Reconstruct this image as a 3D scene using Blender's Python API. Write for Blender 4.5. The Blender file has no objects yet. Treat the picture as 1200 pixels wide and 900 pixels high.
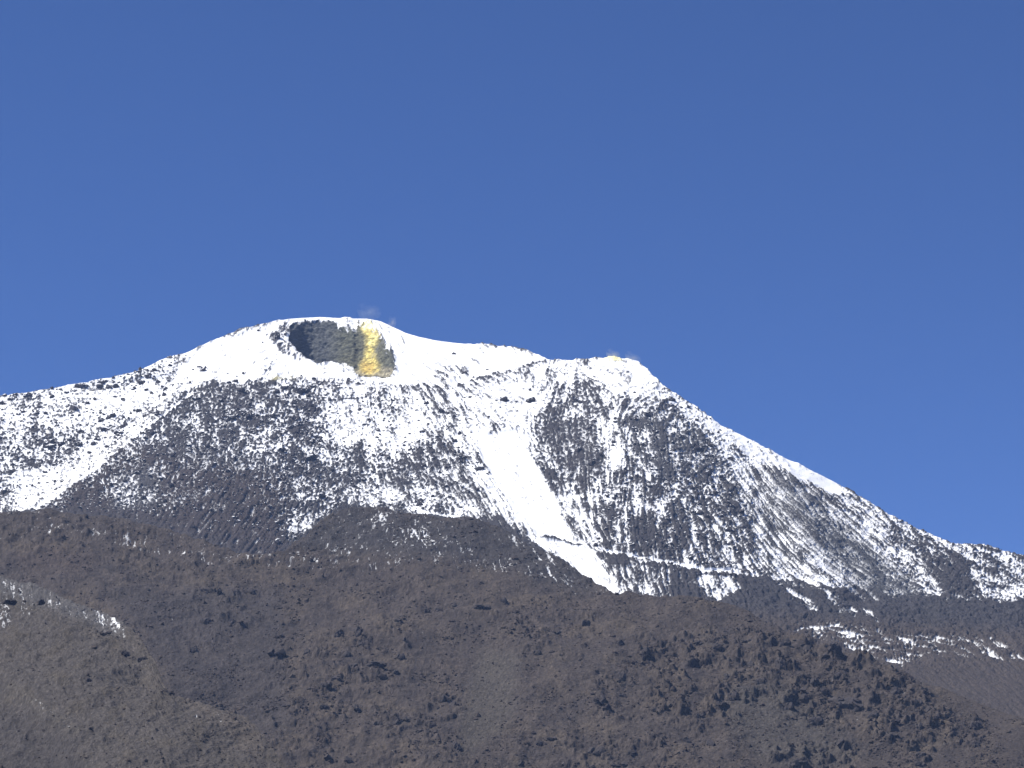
import bpy, math, random
import numpy as np
from mathutils import Vector

scene = bpy.context.scene
rad = math.radians
random.seed(7)

# ----------------------------------------------------------------- camera
EYE = 1.7                                   # eye height above the plain
HALF = math.tan(rad(10.0))                  # telephoto: 20 degrees across
PITCH = rad(12.5)
cam_data = bpy.data.cameras.new('camera')
cam_data.sensor_width = 36.0
cam_data.lens = 18.0 / HALF
cam_data.clip_start = 1.0
cam_data.clip_end = 120000.0
cam = bpy.data.objects.new('camera', cam_data)
cam.location = (0, 0, EYE)
cam.rotation_euler = (rad(90) + PITCH, 0, 0)
scene.collection.objects.link(cam)
scene.camera = cam

# ----------------------------------------------------------------- sky, sun, exposure
SUN_EL, SUN_AZ = 54.0, -96.0                # azimuth clockwise from the view direction (+Y)
sun_dir = Vector((math.sin(rad(SUN_AZ)) * math.cos(rad(SUN_EL)),
                  math.cos(rad(SUN_AZ)) * math.cos(rad(SUN_EL)),
                  math.sin(rad(SUN_EL))))
world = bpy.data.worlds.new('World')
scene.world = world
world.use_nodes = True
wn = world.node_tree
for n in list(wn.nodes):
    wn.nodes.remove(n)
sky = wn.nodes.new('ShaderNodeTexSky')
sky.sky_type = 'NISHITA'
sky.sun_disc = False
sky.sun_elevation = rad(SUN_EL)
sky.sun_rotation = rad(SUN_AZ)
sky.altitude = 3200
sky.air_density = 0.62
sky.dust_density = 0.0
sky.ozone_density = 5.0
bg = wn.nodes.new('ShaderNodeBackground')
bg.inputs['Strength'].default_value = 0.105
wout = wn.nodes.new('ShaderNodeOutputWorld')
tint_sky = wn.nodes.new('ShaderNodeMix')
tint_sky.data_type = 'RGBA'; tint_sky.blend_type = 'MULTIPLY'
tint_sky.inputs[0].default_value = 1.0
tint_sky.inputs[7].default_value = (0.505, 0.675, 0.96, 1)
wn.links.new(sky.outputs[0], tint_sky.inputs[6])
wn.links.new(tint_sky.outputs[2], bg.inputs['Color'])
wn.links.new(bg.outputs[0], wout.inputs['Surface'])

sun_data = bpy.data.lights.new('sun', 'SUN')
sun_data.energy = 4.9
sun_data.angle = rad(0.53)
sun_data.color = (1.0, 0.955, 0.88)
sun = bpy.data.objects.new('sun', sun_data)
sun.rotation_euler = sun_dir.to_track_quat('Z', 'Y').to_euler()
scene.collection.objects.link(sun)

scene.view_settings.view_transform = 'Standard'
scene.view_settings.look = 'None'
scene.view_settings.exposure = 0.55
scene.view_settings.gamma = 1.0

# ----------------------------------------------------------------- helpers: noise and image-pixel maps
# The image grid: pixel column u (0..1200 over the 20 degrees) and pixel row v (counted downward).
# Every sheet of terrain gives each (u, v) a range in metres, so all of it stands in metres.
def ray(u, v):
    a = (u - 600.0) / 600.0 * HALF
    b = (450.0 - v) / 600.0 * HALF
    dy = math.cos(PITCH) - b * math.sin(PITCH)
    dz = math.sin(PITCH) + b * math.cos(PITCH)
    return a / dy, dz / dy                  # x and z per metre of y

def at(u, v, y):
    X, Z = ray(u, v)
    return X * y, y, Z * y + EYE

def perlin(x, y, seed):
    rng = np.random.RandomState(seed)
    ang = rng.rand(256, 256).astype(np.float32) * (2 * np.pi)
    gx, gy = np.cos(ang), np.sin(ang)
    xi = np.floor(x).astype(np.int32); yi = np.floor(y).astype(np.int32)
    fx = (x - xi).astype(np.float32); fy = (y - yi).astype(np.float32)
    x0 = xi & 255; x1 = (xi + 1) & 255; y0 = yi & 255; y1 = (yi + 1) & 255
    w = fx * fx * fx * (fx * (fx * 6 - 15) + 10)
    q = fy * fy * fy * (fy * (fy * 6 - 15) + 10)
    n00 = gx[x0, y0] * fx + gy[x0, y0] * fy
    n10 = gx[x1, y0] * (fx - 1) + gy[x1, y0] * fy
    n01 = gx[x0, y1] * fx + gy[x0, y1] * (fy - 1)
    n11 = gx[x1, y1] * (fx - 1) + gy[x1, y1] * (fy - 1)
    a = n00 + w * (n10 - n00); b = n01 + w * (n11 - n01)
    return (a + q * (b - a)) * 1.5

def fbm(x, y, seed, octs=4, gain=0.5, lac=2.03):
    s = 0; amp = 1.0; tot = 0
    for k in range(octs):
        s = s + amp * perlin(x + 17.3 * k, y - 9.1 * k, seed + k)
        tot += amp; amp *= gain; x = x * lac; y = y * lac
    return s / tot

def ridged(x, y, seed, octs=4, gain=0.55):
    s = 0; amp = 1.0; tot = 0
    for k in range(octs):
        s = s + amp * (1 - 2 * np.abs(perlin(x + 7.7 * k, y + 3.1 * k, seed + k)))
        tot += amp; amp *= gain; x = x * 2.07; y = y * 2.07
    return s / tot

def sstep(a, b, x):
    t = np.clip((x - a) / (b - a), 0, 1)
    return t * t * (3 - 2 * t)

U0, U1, V0, V1 = -170, 1370, 340, 960
UU, VV = np.meshgrid(np.arange(U0, U1, dtype=np.float32), np.arange(V0, V1, dtype=np.float32))

def boxblur(a, r, axis):
    r = int(r)
    if r < 1:
        return a
    p = [(0, 0), (0, 0)]; p[axis] = (r + 1, r)
    c = np.cumsum(np.pad(a, p, mode='edge'), axis=axis, dtype=np.float64)
    n = a.shape[axis]
    hi = np.take(c, np.arange(2 * r + 1, 2 * r + 1 + n), axis=axis)
    lo = np.take(c, np.arange(0, n), axis=axis)
    return ((hi - lo) / (2 * r + 1)).astype(np.float32)

def blur(a, r):
    r1 = max(1, round(r * 0.6))
    if r < 0.6:
        return a
    for _ in range(2):
        a = boxblur(boxblur(a, r1, 0), r1, 1)
    return a

WU = UU + 5 * fbm(UU / 22, VV / 22, 901, 3)
WV = VV + 5 * fbm(UU / 22, VV / 22, 911, 3)

def poly_mask(poly, soft=3, warp=True):
    x, y = UU + float(warp) * (WU - UU), VV + float(warp) * (WV - VV)
    us = [p[0] for p in poly]; vs = [p[1] for p in poly]
    i0 = max(0, int(min(vs)) - V0 - 12); i1 = min(UU.shape[0], int(max(vs)) - V0 + 12)
    j0 = max(0, int(min(us)) - U0 - 12); j1 = min(UU.shape[1], int(max(us)) - U0 + 12)
    m = np.zeros(UU.shape, np.float32)
    if i1 <= i0 or j1 <= j0:
        return m
    xs = x[i0:i1, j0:j1]; ys = y[i0:i1, j0:j1]
    ins = np.zeros(xs.shape, bool)
    n = len(poly)
    for k in range(n):
        xa, ya = poly[k]; xb, yb = poly[(k + 1) % n]
        if ya == yb:
            continue
        c = ((ya > ys) != (yb > ys)) & (xs < (xb - xa) * (ys - ya) / (yb - ya) + xa)
        ins ^= c
    m[i0:i1, j0:j1] = ins
    return blur(m, soft)

def line_mask(pts, width, soft=0.8):
    """1 within width of a polyline, fading over soft."""
    d = np.full(UU.shape, 1e6, np.float32)
    for (xa, ya), (xb, yb) in zip(pts, pts[1:]):
        dx, dy = xb - xa, yb - ya
        t = np.clip(((WU * .4 + UU * .6 - xa) * dx + (WV * .4 + VV * .6 - ya) * dy) / (dx * dx + dy * dy), 0, 1)
        d = np.minimum(d, np.hypot(WU * .4 + UU * .6 - xa - t * dx, WV * .4 + VV * .6 - ya - t * dy))
    return 1 - sstep(width, width + soft, d)

def paint(m, mask, val, alpha=1.0):
    m += (val - m) * mask * alpha

def equalise(a):
    idx = np.argsort(a, axis=None)
    r = np.empty(a.size, np.float32)
    r[idx] = np.linspace(0, 1, a.size, dtype=np.float32)
    return r.reshape(a.shape)

def idw(points, power=3.0):
    num = [np.zeros(UU.shape, np.float32) for _ in range(len(points[0]) - 2)]
    den = np.zeros(UU.shape, np.float32)
    for p in points:
        w = 1.0 / (((UU - p[0]) ** 2 + (VV - p[1]) ** 2) + 60.0) ** (power / 2)
        den += w
        for k in range(len(num)):
            num[k] += w * p[2 + k]
    return [a / den for a in num]

def sample(m, u, v):
    x = np.clip(u - U0, 0, m.shape[1] - 1.001); y = np.clip(v - V0, 0, m.shape[0] - 1.001)
    x0 = x.astype(np.int32); y0 = y.astype(np.int32); fx = (x - x0).astype(np.float32); fy = (y - y0).astype(np.float32)
    if m.ndim == 3:
        fx = fx[..., None]; fy = fy[..., None]
    return (m[y0, x0] * (1 - fx) + m[y0, x0 + 1] * fx) * (1 - fy) + (m[y0 + 1, x0] * (1 - fx) + m[y0 + 1, x0 + 1] * fx) * fy

# ----------------------------------------------------------------- mountain outlines, traced in image pixels
SKYLINE = [(-900, 800), (-400, 600), (-170, 512), (0, 466), (20, 462), (45, 458), (70, 454), (100, 448), (130, 443), (155, 437), (180, 427),
           (200, 419), (220, 413), (240, 404), (260, 395), (280, 387), (300, 382), (320, 377), (350, 373), (375, 371.5),
           (400, 373), (430, 373.5), (445, 376), (460, 383), (475, 390), (490, 394.5), (510, 399), (530, 401.5), (550, 403.5),
           (580, 405), (600, 406.5), (615, 410.5), (630, 416), (645, 422), (660, 423), (680, 422), (700, 420.5), (715, 419.5),
           (735, 421), (748, 424), (755, 430), (765, 440), (775, 450), (785, 457), (800, 467), (815, 477), (830, 489), (845, 499),
           (860, 507), (880, 517), (900, 527), (920, 537), (940, 546), (960, 556), (980, 566), (1000, 578), (1020, 590),
           (1040, 603), (1060, 613), (1080, 622), (1100, 631), (1115, 638), (1135, 637), (1150, 639), (1170, 644), (1200, 653),
           (1290, 672), (1370, 700), (1600, 800), (2100, 980)]
HILLTOP = [(-900, 820), (-400, 680), (-170, 622), (0, 602), (60, 603), (120, 608), (170, 614), (220, 628), (260, 644), (300, 658), (330, 652),
           (365, 622), (400, 599), (440, 596), (480, 600), (520, 606), (560, 613), (590, 623), (620, 639), (650, 656), (690, 678),
           (724, 703), (735, 699), (750, 702), (765, 704), (780, 703), (820, 706), (850, 711), (870, 717), (900, 729), (935, 743), (975, 760),
           (1020, 778), (1070, 797), (1130, 817), (1200, 842), (1300, 880), (1370, 905), (1700, 1020), (2100, 1120)]
RIDGETOP = [(-900, 720), (-400, 668), (-170, 668), (0, 680), (40, 690), (70, 702), (100, 713), (125, 722), (145, 735), (160, 750), (172, 765), (182, 781),
            (190, 801), (200, 816), (230, 830), (260, 842), (285, 857), (300, 874), (322, 900), (345, 930), (420, 1040)]

def curve(pts):
    a = np.array(pts, float)
    return lambda u: np.interp(u, a[:, 0], a[:, 1])

CRATER = [(335, 396), (340, 386), (347, 380), (360, 377), (375, 377), (392, 378), (402, 383), (410, 387), (418, 386), (424, 381), (430, 378),
          (437, 382), (445, 391), (452, 404), (459, 416), (463, 430), (463, 438), (459, 443), (450, 445), (432, 443), (420, 441),
          (410, 436), (404, 430), (396, 426), (385, 424), (378, 425), (370, 426), (360, 421), (350, 413), (340, 404)]
SULPHUR = [(421, 384), (426, 379), (433, 379), (438, 385), (445, 391), (444, 400), (440, 411), (441, 421), (446, 432), (440, 438), (429, 438), (422, 432),
           (429, 418), (431, 404), (429, 392)]
TONGUE = [(552, 500), (575, 508), (604, 503), (616, 515), (622, 535), (634, 552), (640, 575), (655, 594), (660, 612), (676, 632), (690, 640), (705, 662),
          (722, 690), (727, 702), (716, 700), (690, 682), (655, 656), (635, 640), (608, 606), (585, 574), (566, 540)]

cover = np.full(UU.shape, 0.0, np.float32)           # snow cover, 0..1
def pc(poly, val, soft=6, alpha=1.0):
    paint(cover, poly_mask(poly, soft), val, alpha)
# whole upper mountain
pc([(-170, 330), (1370, 330), (1370, 720), (1200, 705), (1100, 700), (1000, 690), (900, 672), (850, 700), (740, 705), (720, 700), (600, 618), (400, 592), (340, 640), (200, 600), (0, 598), (-170, 600)], 0.55, 6)
# left shoulder snow with boulders
pc([(-170, 480), (0, 455), (220, 400), (235, 450), (190, 485), (150, 520), (90, 565), (30, 598), (-170, 610)], 0.74, 5)
pc([(0, 500), (60, 492), (105, 520), (100, 548), (50, 560), (20, 590), (0, 598), (-170, 605), (-170, 510)], 0.58, 8)
pc([(22, 560), (50, 548), (75, 552), (62, 575), (40, 592), (22, 596)], 0.93, 4)
pc([(85, 492), (110, 468), (150, 455), (190, 450), (215, 448), (190, 470), (150, 480), (120, 495)], 0.90, 6)
pc([(0, 462), (100, 446), (160, 432), (240, 400), (250, 412), (170, 446), (100, 462), (0, 482)], 0.70, 4)
pc([(80, 535), (120, 515), (165, 490), (175, 494), (120, 545), (80, 570), (50, 590)], 0.80, 5)
# rock face under the lava edge
pc([(222, 458), (262, 450), (330, 452), (345, 500), (350, 560), (335, 640), (230, 625), (120, 604), (34, 598), (90, 567), (150, 523), (190, 488)], 0.36, 4)
pc([(150, 570), (220, 545), (330, 560), (335, 640), (230, 625), (120, 604), (60, 600), (100, 575)], 0.20, 10)
pc([(205, 605), (225, 560), (300, 565), (330, 600), (330, 640), (265, 640)], 0.15, 6)
pc([(60, 592), (130, 555), (190, 520), (215, 530), (150, 575), (100, 598)], 0.17, 8)
pc([(120, 560), (165, 545), (175, 590), (130, 597)], 0.45, 8)
# middle slope
pc([(330, 450), (480, 452), (560, 455), (565, 500), (500, 520), (430, 530), (340, 520)], 0.66, 16)
pc([(330, 455), (375, 452), (385, 520), (400, 560), (340, 560)], 0.46, 18)
pc([(350, 535), (430, 520), (560, 520), (600, 600), (560, 606), (400, 592), (350, 610)], 0.42, 8)
pc([(440, 490), (500, 490), (480, 535), (430, 530)], 0.80, 12)
pc([(520, 510), (556, 500), (600, 585), (640, 640), (600, 618), (560, 570)], 0.74, 6)
pc([(400, 570), (520, 575), (590, 605), (560, 607), (480, 597), (400, 590)], 0.66, 5)
pc([(385, 480), (430, 470), (435, 515), (415, 520)], 0.80, 8)
# right buttress
pc([(560, 455), (600, 436), (645, 424), (700, 421), (750, 424), (790, 460), (740, 470), (700, 470), (640, 480), (600, 500)], 0.72, 5)
pc([(690, 424), (752, 426), (780, 455), (760, 462), (700, 450)], 0.84, 5)
pc([(640, 460), (700, 440), (705, 470), (690, 500), (640, 500)], 0.50, 8)
pc([(700, 470), (800, 468), (850, 500), (875, 560), (880, 640), (840, 690), (760, 704), (735, 700), (700, 640), (690, 560), (680, 510)], 0.44, 6)
pc([(700, 490), (730, 490), (728, 640), (700, 640)], 0.55, 8)
pc([(715, 490), (727, 500), (724, 560), (712, 570)], 0.72, 5)
pc([(760, 480), (835, 490), (840, 560), (770, 570)], 0.33, 10)
pc([(636, 500), (690, 492), (700, 520), (690, 570), (690, 600), (668, 560), (640, 530)], 0.27, 6)
pc([(630, 555), (660, 570), (690, 600), (706, 640), (690, 640), (668, 610), (645, 590)], 0.66, 6)
pc([(625, 552), (650, 556), (690, 562), (690, 572), (655, 568), (650, 586), (640, 590)], 0.38, 3)
pc([(702, 590), (722, 590), (718, 640), (706, 645)], 0.14, 4)
pc([(735, 605), (765, 600), (768, 650), (745, 652)], 0.14, 5)
pc([(785, 590), (800, 590), (806, 640), (790, 650)], 0.18, 4)
pc([(705, 650), (740, 652), (750, 668), (716, 668)], 0.05, 3)
# right flank
pc([(795, 470), (900, 527), (1000, 578), (1105, 640), (1135, 690), (1105, 700), (1000, 690), (960, 690), (890, 690), (870, 620), (850, 545)], 0.40, 5)
pc([(778, 455), (830, 487), (900, 525), (985, 566), (975, 578), (900, 548), (840, 515), (800, 485)], 0.82, 4)
pc([(905, 530), (960, 556), (990, 572), (985, 584), (950, 568)], 0.96, 3)
pc([(820, 500), (850, 520), (900, 580), (890, 600), (850, 545)], 0.70, 5)
pc([(860, 540), (900, 580), (960, 650), (985, 692), (960, 688), (900, 630)], 0.50, 6)
pc([(905, 545), (960, 590), (1040, 665), (1085, 702), (1020, 700), (970, 650), (920, 590)], 0.24, 6)
pc([(958, 590), (1000, 600), (1060, 640), (1095, 680), (1108, 700), (1090, 698), (1040, 660), (990, 620)], 0.56, 4)
pc([(985, 575), (1050, 612), (1105, 640), (1120, 665), (1080, 650), (1010, 610)], 0.50, 5)
pc([(1000, 580), (1050, 606), (1048, 618), (1000, 596)], 0.62, 3)
pc([(1085, 650), (1125, 650), (1150, 700), (1110, 710)], 0.12, 6)
pc([(1120, 640), (1200, 655), (1370, 690), (1370, 720), (1200, 705), (1160, 690), (1135, 665)], 0.48, 6)
pc([(1150, 690), (1200, 690), (1370, 720), (1370, 726), (1200, 705), (1170, 704)], 0.60, 4)
# lower mountain, mostly bare with tongues of snow
pc([(860, 676), (900, 680), (960, 700), (1050, 720), (1200, 712), (1370, 730), (1370, 800), (1200, 800), (900, 760), (850, 720)], 0.03, 4)
pc([(738, 660), (790, 668), (785, 704), (745, 704)], 0.45, 5)
pc([(785, 672), (815, 674), (830, 706), (790, 706)], 0.07, 4)
pc([(815, 665), (850, 672), (866, 690), (850, 706), (836, 700)], 0.62, 4)
pc([(905, 648), (940, 662), (978, 688), (968, 692), (930, 680), (908, 668)], 0.70, 4)
pc([(918, 690), (944, 700), (962, 714), (955, 718), (924, 704)], 0.50, 2)
pc([(965, 692), (990, 706), (1006, 722), (985, 720), (968, 704)], 0.45, 2)
pc([(1012, 712), (1034, 732), (1030, 735), (1010, 718)], 0.60, 2)
pc([(985, 688), (1030, 700), (1060, 708), (1020, 708)], 0.25, 3)
# band of snow patches in the saddle
pc([(925, 732), (980, 733), (1060, 742), (1130, 748), (1200, 758), (1370, 775), (1370, 795), (1200, 776), (1100, 772), (1040, 778), (990, 762), (945, 744)], 0.30, 4)
pc([(945, 735), (990, 738), (1010, 752), (985, 757), (955, 745)], 0.42, 3)
pc([(1030, 765), (1070, 768), (1060, 785), (1040, 780)], 0.30, 3)
# summit dome
pc([(228, 408), (300, 382), (375, 366), (450, 370), (540, 400), (645, 420), (620, 430), (575, 440), (545, 452), (480, 451), (400, 447), (330, 443), (290, 448), (235, 447), (200, 446)], 0.97, 4)
pc([(310, 392), (325, 378), (342, 382), (345, 412), (360, 424), (340, 425), (322, 405)], 0.62, 3)
pc([(300, 420), (340, 425), (360, 440), (300, 440)], 0.84, 5)
pc([(500, 440), (548, 420), (560, 424), (545, 442), (520, 450)], 0.68, 4)
pc([(455, 385), (475, 393), (470, 420), (455, 410)], 0.88, 3)
pc([(445, 395), (462, 415), (466, 438), (455, 425)], 0.60, 2)
pc([(405, 372), (420, 376), (424, 384), (405, 388), (392, 380)], 0.75, 2)
# snow tongue and thin tongues
pc([(60, 598), (130, 600), (220, 614), (300, 640), (345, 640), (345, 668), (0, 620)], 0.07, 6)
pc([(535, 458), (600, 446), (640, 462), (622, 500), (560, 505)], 0.83, 8)
pc(TONGUE, 0.97, 3)
pc([(570, 545), (590, 575), (640, 640), (660, 656), (640, 648), (600, 600)], 0.80, 3)
pc([(470, 600), (505, 612), (520, 645), (500, 646), (470, 628), (440, 612)], 0.30, 5)
# footpaths and edges
for pts, w, val in [([(628, 630), (665, 636), (690, 642), (704, 650), (720, 650)], 0.5, 0.15),
                    ([(570, 508.5), (590, 505), (603, 504)], 0.4, 0.6),
                    ([(640, 562), (665, 566), (690, 562), (700, 556)], 0.8, 0.25),
                    ([(530, 456), (555, 447), (575, 441), (600, 435), (625, 429), (642, 425)], 0.8, 0.45),
                    ([(330, 474), (390, 471), (430, 466)], 0.7, 0.3),
                    ([(960, 716), (985, 714), (1010, 710), (1040, 705), (1075, 704), (1105, 701)], 0.8, 0.0),
                    ([(700, 651), (745, 660), (790, 669), (850, 676)], 1.3, 0.10), ([(850, 676), (900, 682), (940, 686), (985, 694)], 0.8, 0.05)]:
    paint(cover, line_mask(pts, w), val)
for pts, w, val in [([(706, 646), (745, 653), (790, 661), (820, 668), (856, 670)], 1.5, 0.95),
                    ([(228, 458), (200, 482), (165, 506), (120, 545), (80, 572), (42, 596)], 1.3, 0.88),
                    ([(490, 600), (520, 606), (548, 610)], 1.5, 0.85),
                    ([(850, 672), (900, 678), (940, 682), (985, 690)], 0.8, 0.62),
                    ([(930, 741), (990, 735)], 0.8, 0.6)]:
    paint(cover, line_mask(pts, w), val)
# thin snow on the near ridge and hill
cover_near = np.zeros(UU.shape, np.float32)
def pn(poly, val, soft=4):
    paint(cover_near, poly_mask(poly, soft), val)
pn([(-170, 668), (0, 682), (45, 694), (100, 714), (128, 724), (150, 744), (158, 760), (140, 752), (110, 738), (60, 712), (30, 735), (-170, 735)], 0.16, 4)
pn([(0, 684), (40, 694), (38, 716), (14, 722), (0, 735), (-170, 735), (-170, 675)], 0.25, 4)
pn([(100, 714), (128, 722), (146, 740), (140, 746), (112, 730)], 0.42, 2)
pn([(35, 694), (75, 706), (100, 718), (96, 724), (60, 712)], 0.28, 2)
pn([(50, 788), (80, 794), (82, 799), (55, 795)], 0.30, 2)
pn([(38, 834), (60, 850), (92, 872), (85, 876), (55, 858)], 0.18, 2)
pn([(238, 838), (265, 845), (262, 850), (240, 844)], 0.22, 2)
pn([(222, 850), (262, 870), (240, 874), (215, 862)], 0.10, 3)
cover_hill = np.zeros(UU.shape, np.float32)
for poly, val, soft in [([(-170, 615), (0, 600), (170, 612), (300, 654), (360, 640), (400, 600), (440, 596), (520, 604), (640, 650), (720, 700), (690, 700), (560, 670), (400, 665), (250, 665), (100, 630), (-170, 640)], 0.25, 6), ([(340, 640), (400, 598), (440, 595), (520, 604), (560, 612), (530, 650), (470, 630), (400, 640)], 0.16, 6),
                        ([(440, 605), (490, 612), (518, 640), (500, 647), (465, 628), (425, 618)], 0.36, 6),
                        ([(560, 618), (620, 640), (600, 655), (560, 640)], 0.14, 5),
                        ([(590, 622), (625, 640), (660, 662), (640, 660), (600, 640)], 0.26, 3),
                        ([(0, 602), (170, 614), (300, 656), (230, 645), (100, 622), (0, 615)], 0.08, 6),
                        ([(573, 686), (588, 692), (586, 696), (572, 690)], 0.2, 2)]:
    paint(cover_hill, poly_mask(poly, soft), val)

# ---- fall lines: the direction in which each slope drains, on the image grid
FALL = [(-100, 560, -.8, 1), (60, 520, -.6, 1), (100, 560, -1, .8), (200, 560, -.8, 1), (260, 620, -.7, 1), (320, 630, -.6, 1), (350, 560, -.2, 1),
        (420, 500, .2, 1), (420, 550, .2, 1), (500, 520, .5, 1), (560, 560, .65, 1), (600, 560, .65, 1), (680, 660, .85, 1), (480, 600, .6, .8),
        (640, 560, .45, 1), (640, 460, -.5, 1), (700, 540, -.1, 1), (740, 600, 0, 1), (790, 560, .25, 1), (750, 460, -.9, .5), (800, 650, .25, 1),
        (850, 600, .6, 1), (870, 540, .75, 1), (930, 580, 1, 1), (1000, 620, 1, .88), (1000, 690, 1, .75), (1100, 650, 1, .6), (1190, 680, 1, .45),
        (1050, 755, 1, .15), (950, 742, 1, .25), (100, 650, -.3, 1), (300, 720, -.5, 1), (400, 820, -.5, 1), (570, 800, -.7, 1), (600, 870, -.9, 1), (700, 780, 0, 1),
        (760, 880, .2, 1), (850, 820, .5, 1), (950, 870, .8, 1), (1100, 850, 1, .75), (1190, 880, 1, .6), (60, 780, .6, 1), (120, 820, .7, 1),
        (150, 770, .5, 1), (260, 870, .6, 1), (300, 410, -1, .5), (390, 400, .1, 1), (430, 410, .1, 1), (520, 425, .8, .5), (600, 445, 1, .3), (720, 440, 1, .2),
        (30, 850, .6, 1)]
fu, fv = idw(FALL)
ln = np.hypot(fu, fv) + 1e-6
fu /= ln; fv /= ln
# how streaky each place is (0 blocky boulders, 1 combed by gullies)
STREAK = [(60, 520, .05), (150, 480, .0), (200, 560, .35), (270, 610, .95), (320, 500, .1), (350, 560, .15), (420, 520, .3), (520, 520, .55), (570, 570, .8),
          (600, 560, .9), (680, 660, .9), (660, 520, .35), (700, 540, .55), (740, 620, .6), (790, 560, .3), (830, 530, .2), (800, 650, .65), (880, 580, .8), (940, 600, 1), (1000, 640, 1),
          (1060, 640, .5), (1150, 670, .45), (1050, 755, .8), (520, 425, .9), (300, 410, .5), (720, 440, .6), (640, 450, .5), (500, 600, .3),
          (300, 720, .3), (570, 820, .9), (450, 780, .15), (760, 780, .2), (640, 780, .6), (850, 800, .25), (950, 880, .9), (1100, 840, .8), (1000, 800, .3), (100, 780, .7), (180, 780, .9), (380, 860, .2)]
(streak,) = idw(STREAK)
streak *= 0.9

def comb(a, length):
    """smear a map along the fall lines"""
    acc = a.copy(); n = 1
    for sgn in (1, -1):
        x = UU - U0; y = VV - V0
        x = x.copy(); y = y.copy()
        for _ in range(length):
            xi = np.clip(x, 0, a.shape[1] - 1).astype(np.int32); yi = np.clip(y, 0, a.shape[0] - 1).astype(np.int32)
            x += sgn * fu[yi, xi] * 1.3; y += sgn * fv[yi, xi] * 1.3
            xi = np.clip(x + .5, 0, a.shape[1] - 1).astype(np.int32); yi = np.clip(y + .5, 0, a.shape[0] - 1).astype(np.int32)
            acc += a[yi, xi]; n += 1
    return acc / n

rs = np.random.RandomState(5)
fine = perlin(UU / 3.7, VV / 2.9, 31) + 0.9 * perlin(UU / 2.4, VV / 2.0, 32) + 0.25 * rs.normal(size=UU.shape).astype(np.float32)
mid = perlin(UU / 13, VV / 10, 41)
blocky = equalise(fine + 0.45 * mid + 0.30 * perlin(UU / 30, VV / 22, 43) + 0.35 * rs.normal(size=UU.shape).astype(np.float32))
grain = perlin(UU / 3.6, VV / 3.6, 51) + 0.55 * rs.normal(size=UU.shape).astype(np.float32)
blocky_hill = equalise(perlin(UU / 5.0, VV / 3.0, 33) + 0.7 * perlin(UU / 13, VV / 6, 34) + 0.5 * perlin(UU / 2.6, VV / 1.8, 35) + 0.25 * rs.normal(size=UU.shape).astype(np.float32))
combed = equalise(comb(grain, 4) + 0.6 * comb(0.5 * mid + perlin(UU / 6, VV / 6, 61), 8))
thread = equalise(comb(rs.normal(size=UU.shape).astype(np.float32), 16) + 0.6 * comb(grain, 10))
long_m = np.clip(poly_mask([(840, 500), (905, 535), (1000, 580), (1120, 700), (1080, 720), (890, 700), (862, 600)], 12) + .8 * poly_mask([(560, 520), (600, 560), (660, 650), (620, 640), (560, 570)], 8)
                 + .6 * poly_mask([(200, 570), (330, 570), (335, 640), (240, 630)], 10), 0, 1)
combed = combed * (1 - .75 * long_m) + thread * .75 * long_m
rocky = equalise(blocky * (1 - streak) + combed * streak + 0.10 * rs.normal(size=UU.shape).astype(np.float32))      # high = rock stands proud
large = fbm(UU / 42, VV / 34, 71, 3)
crater_m = poly_mask(CRATER, 0.8, 0.5)
sulphur_m = np.clip(poly_mask(SULPHUR, 2.5) * 0.95 + (0.75 * perlin(UU / 5, VV / 4, 95) + .6 * perlin(UU / 2.5, VV / 2.2, 96)) * poly_mask(SULPHUR, 4), 0, 1)
dust = np.zeros(UU.shape, np.float32)          # where the snow is only a thin dusting over the scree
for poly, val, soft in [([(890, 550), (960, 580), (1045, 660), (1095, 705), (1000, 700), (950, 660), (905, 590)], .75, 9), ([(840, 500), (900, 540), (960, 640), (900, 690), (870, 600)], .35, 14),
                        ([(130, 545), (215, 520), (330, 545), (335, 600), (200, 600), (110, 600)], .45, 14), ([(330, 540), (560, 545), (600, 600), (400, 600)], .35, 14),
                        ([(640, 500), (700, 490), (700, 560), (660, 550)], .5, 8), ([(760, 490), (850, 500), (860, 560), (770, 560)], .45, 12), ([(1080, 640), (1370, 680), (1370, 720), (1110, 710)], .3, 10),
                        ([(40, 500), (110, 510), (90, 560), (0, 590), (-100, 540)], .3, 12), ([(225, 455), (330, 455), (330, 520), (180, 520)], .25, 12)]:
    dust = np.maximum(dust, val * poly_mask(poly, soft))
edge_w = 4 * cover * (1 - cover)
cover = np.clip(cover - 0.05 * edge_w + 0.30 * edge_w * large + 0.20 * edge_w * perlin(UU / 16, VV / 14, 81), 0, 1)
cover_hill = np.clip(cover_hill * (1 + large), 0, 1)
cover_near = np.clip(cover_near * (1 + .8 * large), 0, 1)
cover *= 1 - crater_m
rimband = np.clip(crater_m - blur(crater_m, 6), 0, 1) * (VV < 415)      # snow caught on the ledges just under the rim
cover += 1.5 * rimband * (perlin(UU / 5, VV / 3, 97) > 0.05) * (UU > 395)
paint(cover, poly_mask([(391, 429), (400, 424), (412, 428), (418, 438), (430, 444), (410, 440)], 1.2), 0.75)

stain = np.clip(poly_mask([(421, 380), (430, 376), (440, 378), (445, 386), (436, 386), (425, 384)], 2.5) + .8 * poly_mask([(706, 421), (718, 418), (730, 420), (727, 426), (712, 427)], 1.5)
                + .35 * poly_mask([(316, 438), (345, 437), (348, 445), (318, 446)], 3), 0, 1)
cover -= stain * (.40 + .3 * perlin(UU / 3, VV / 3, 98))
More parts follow.
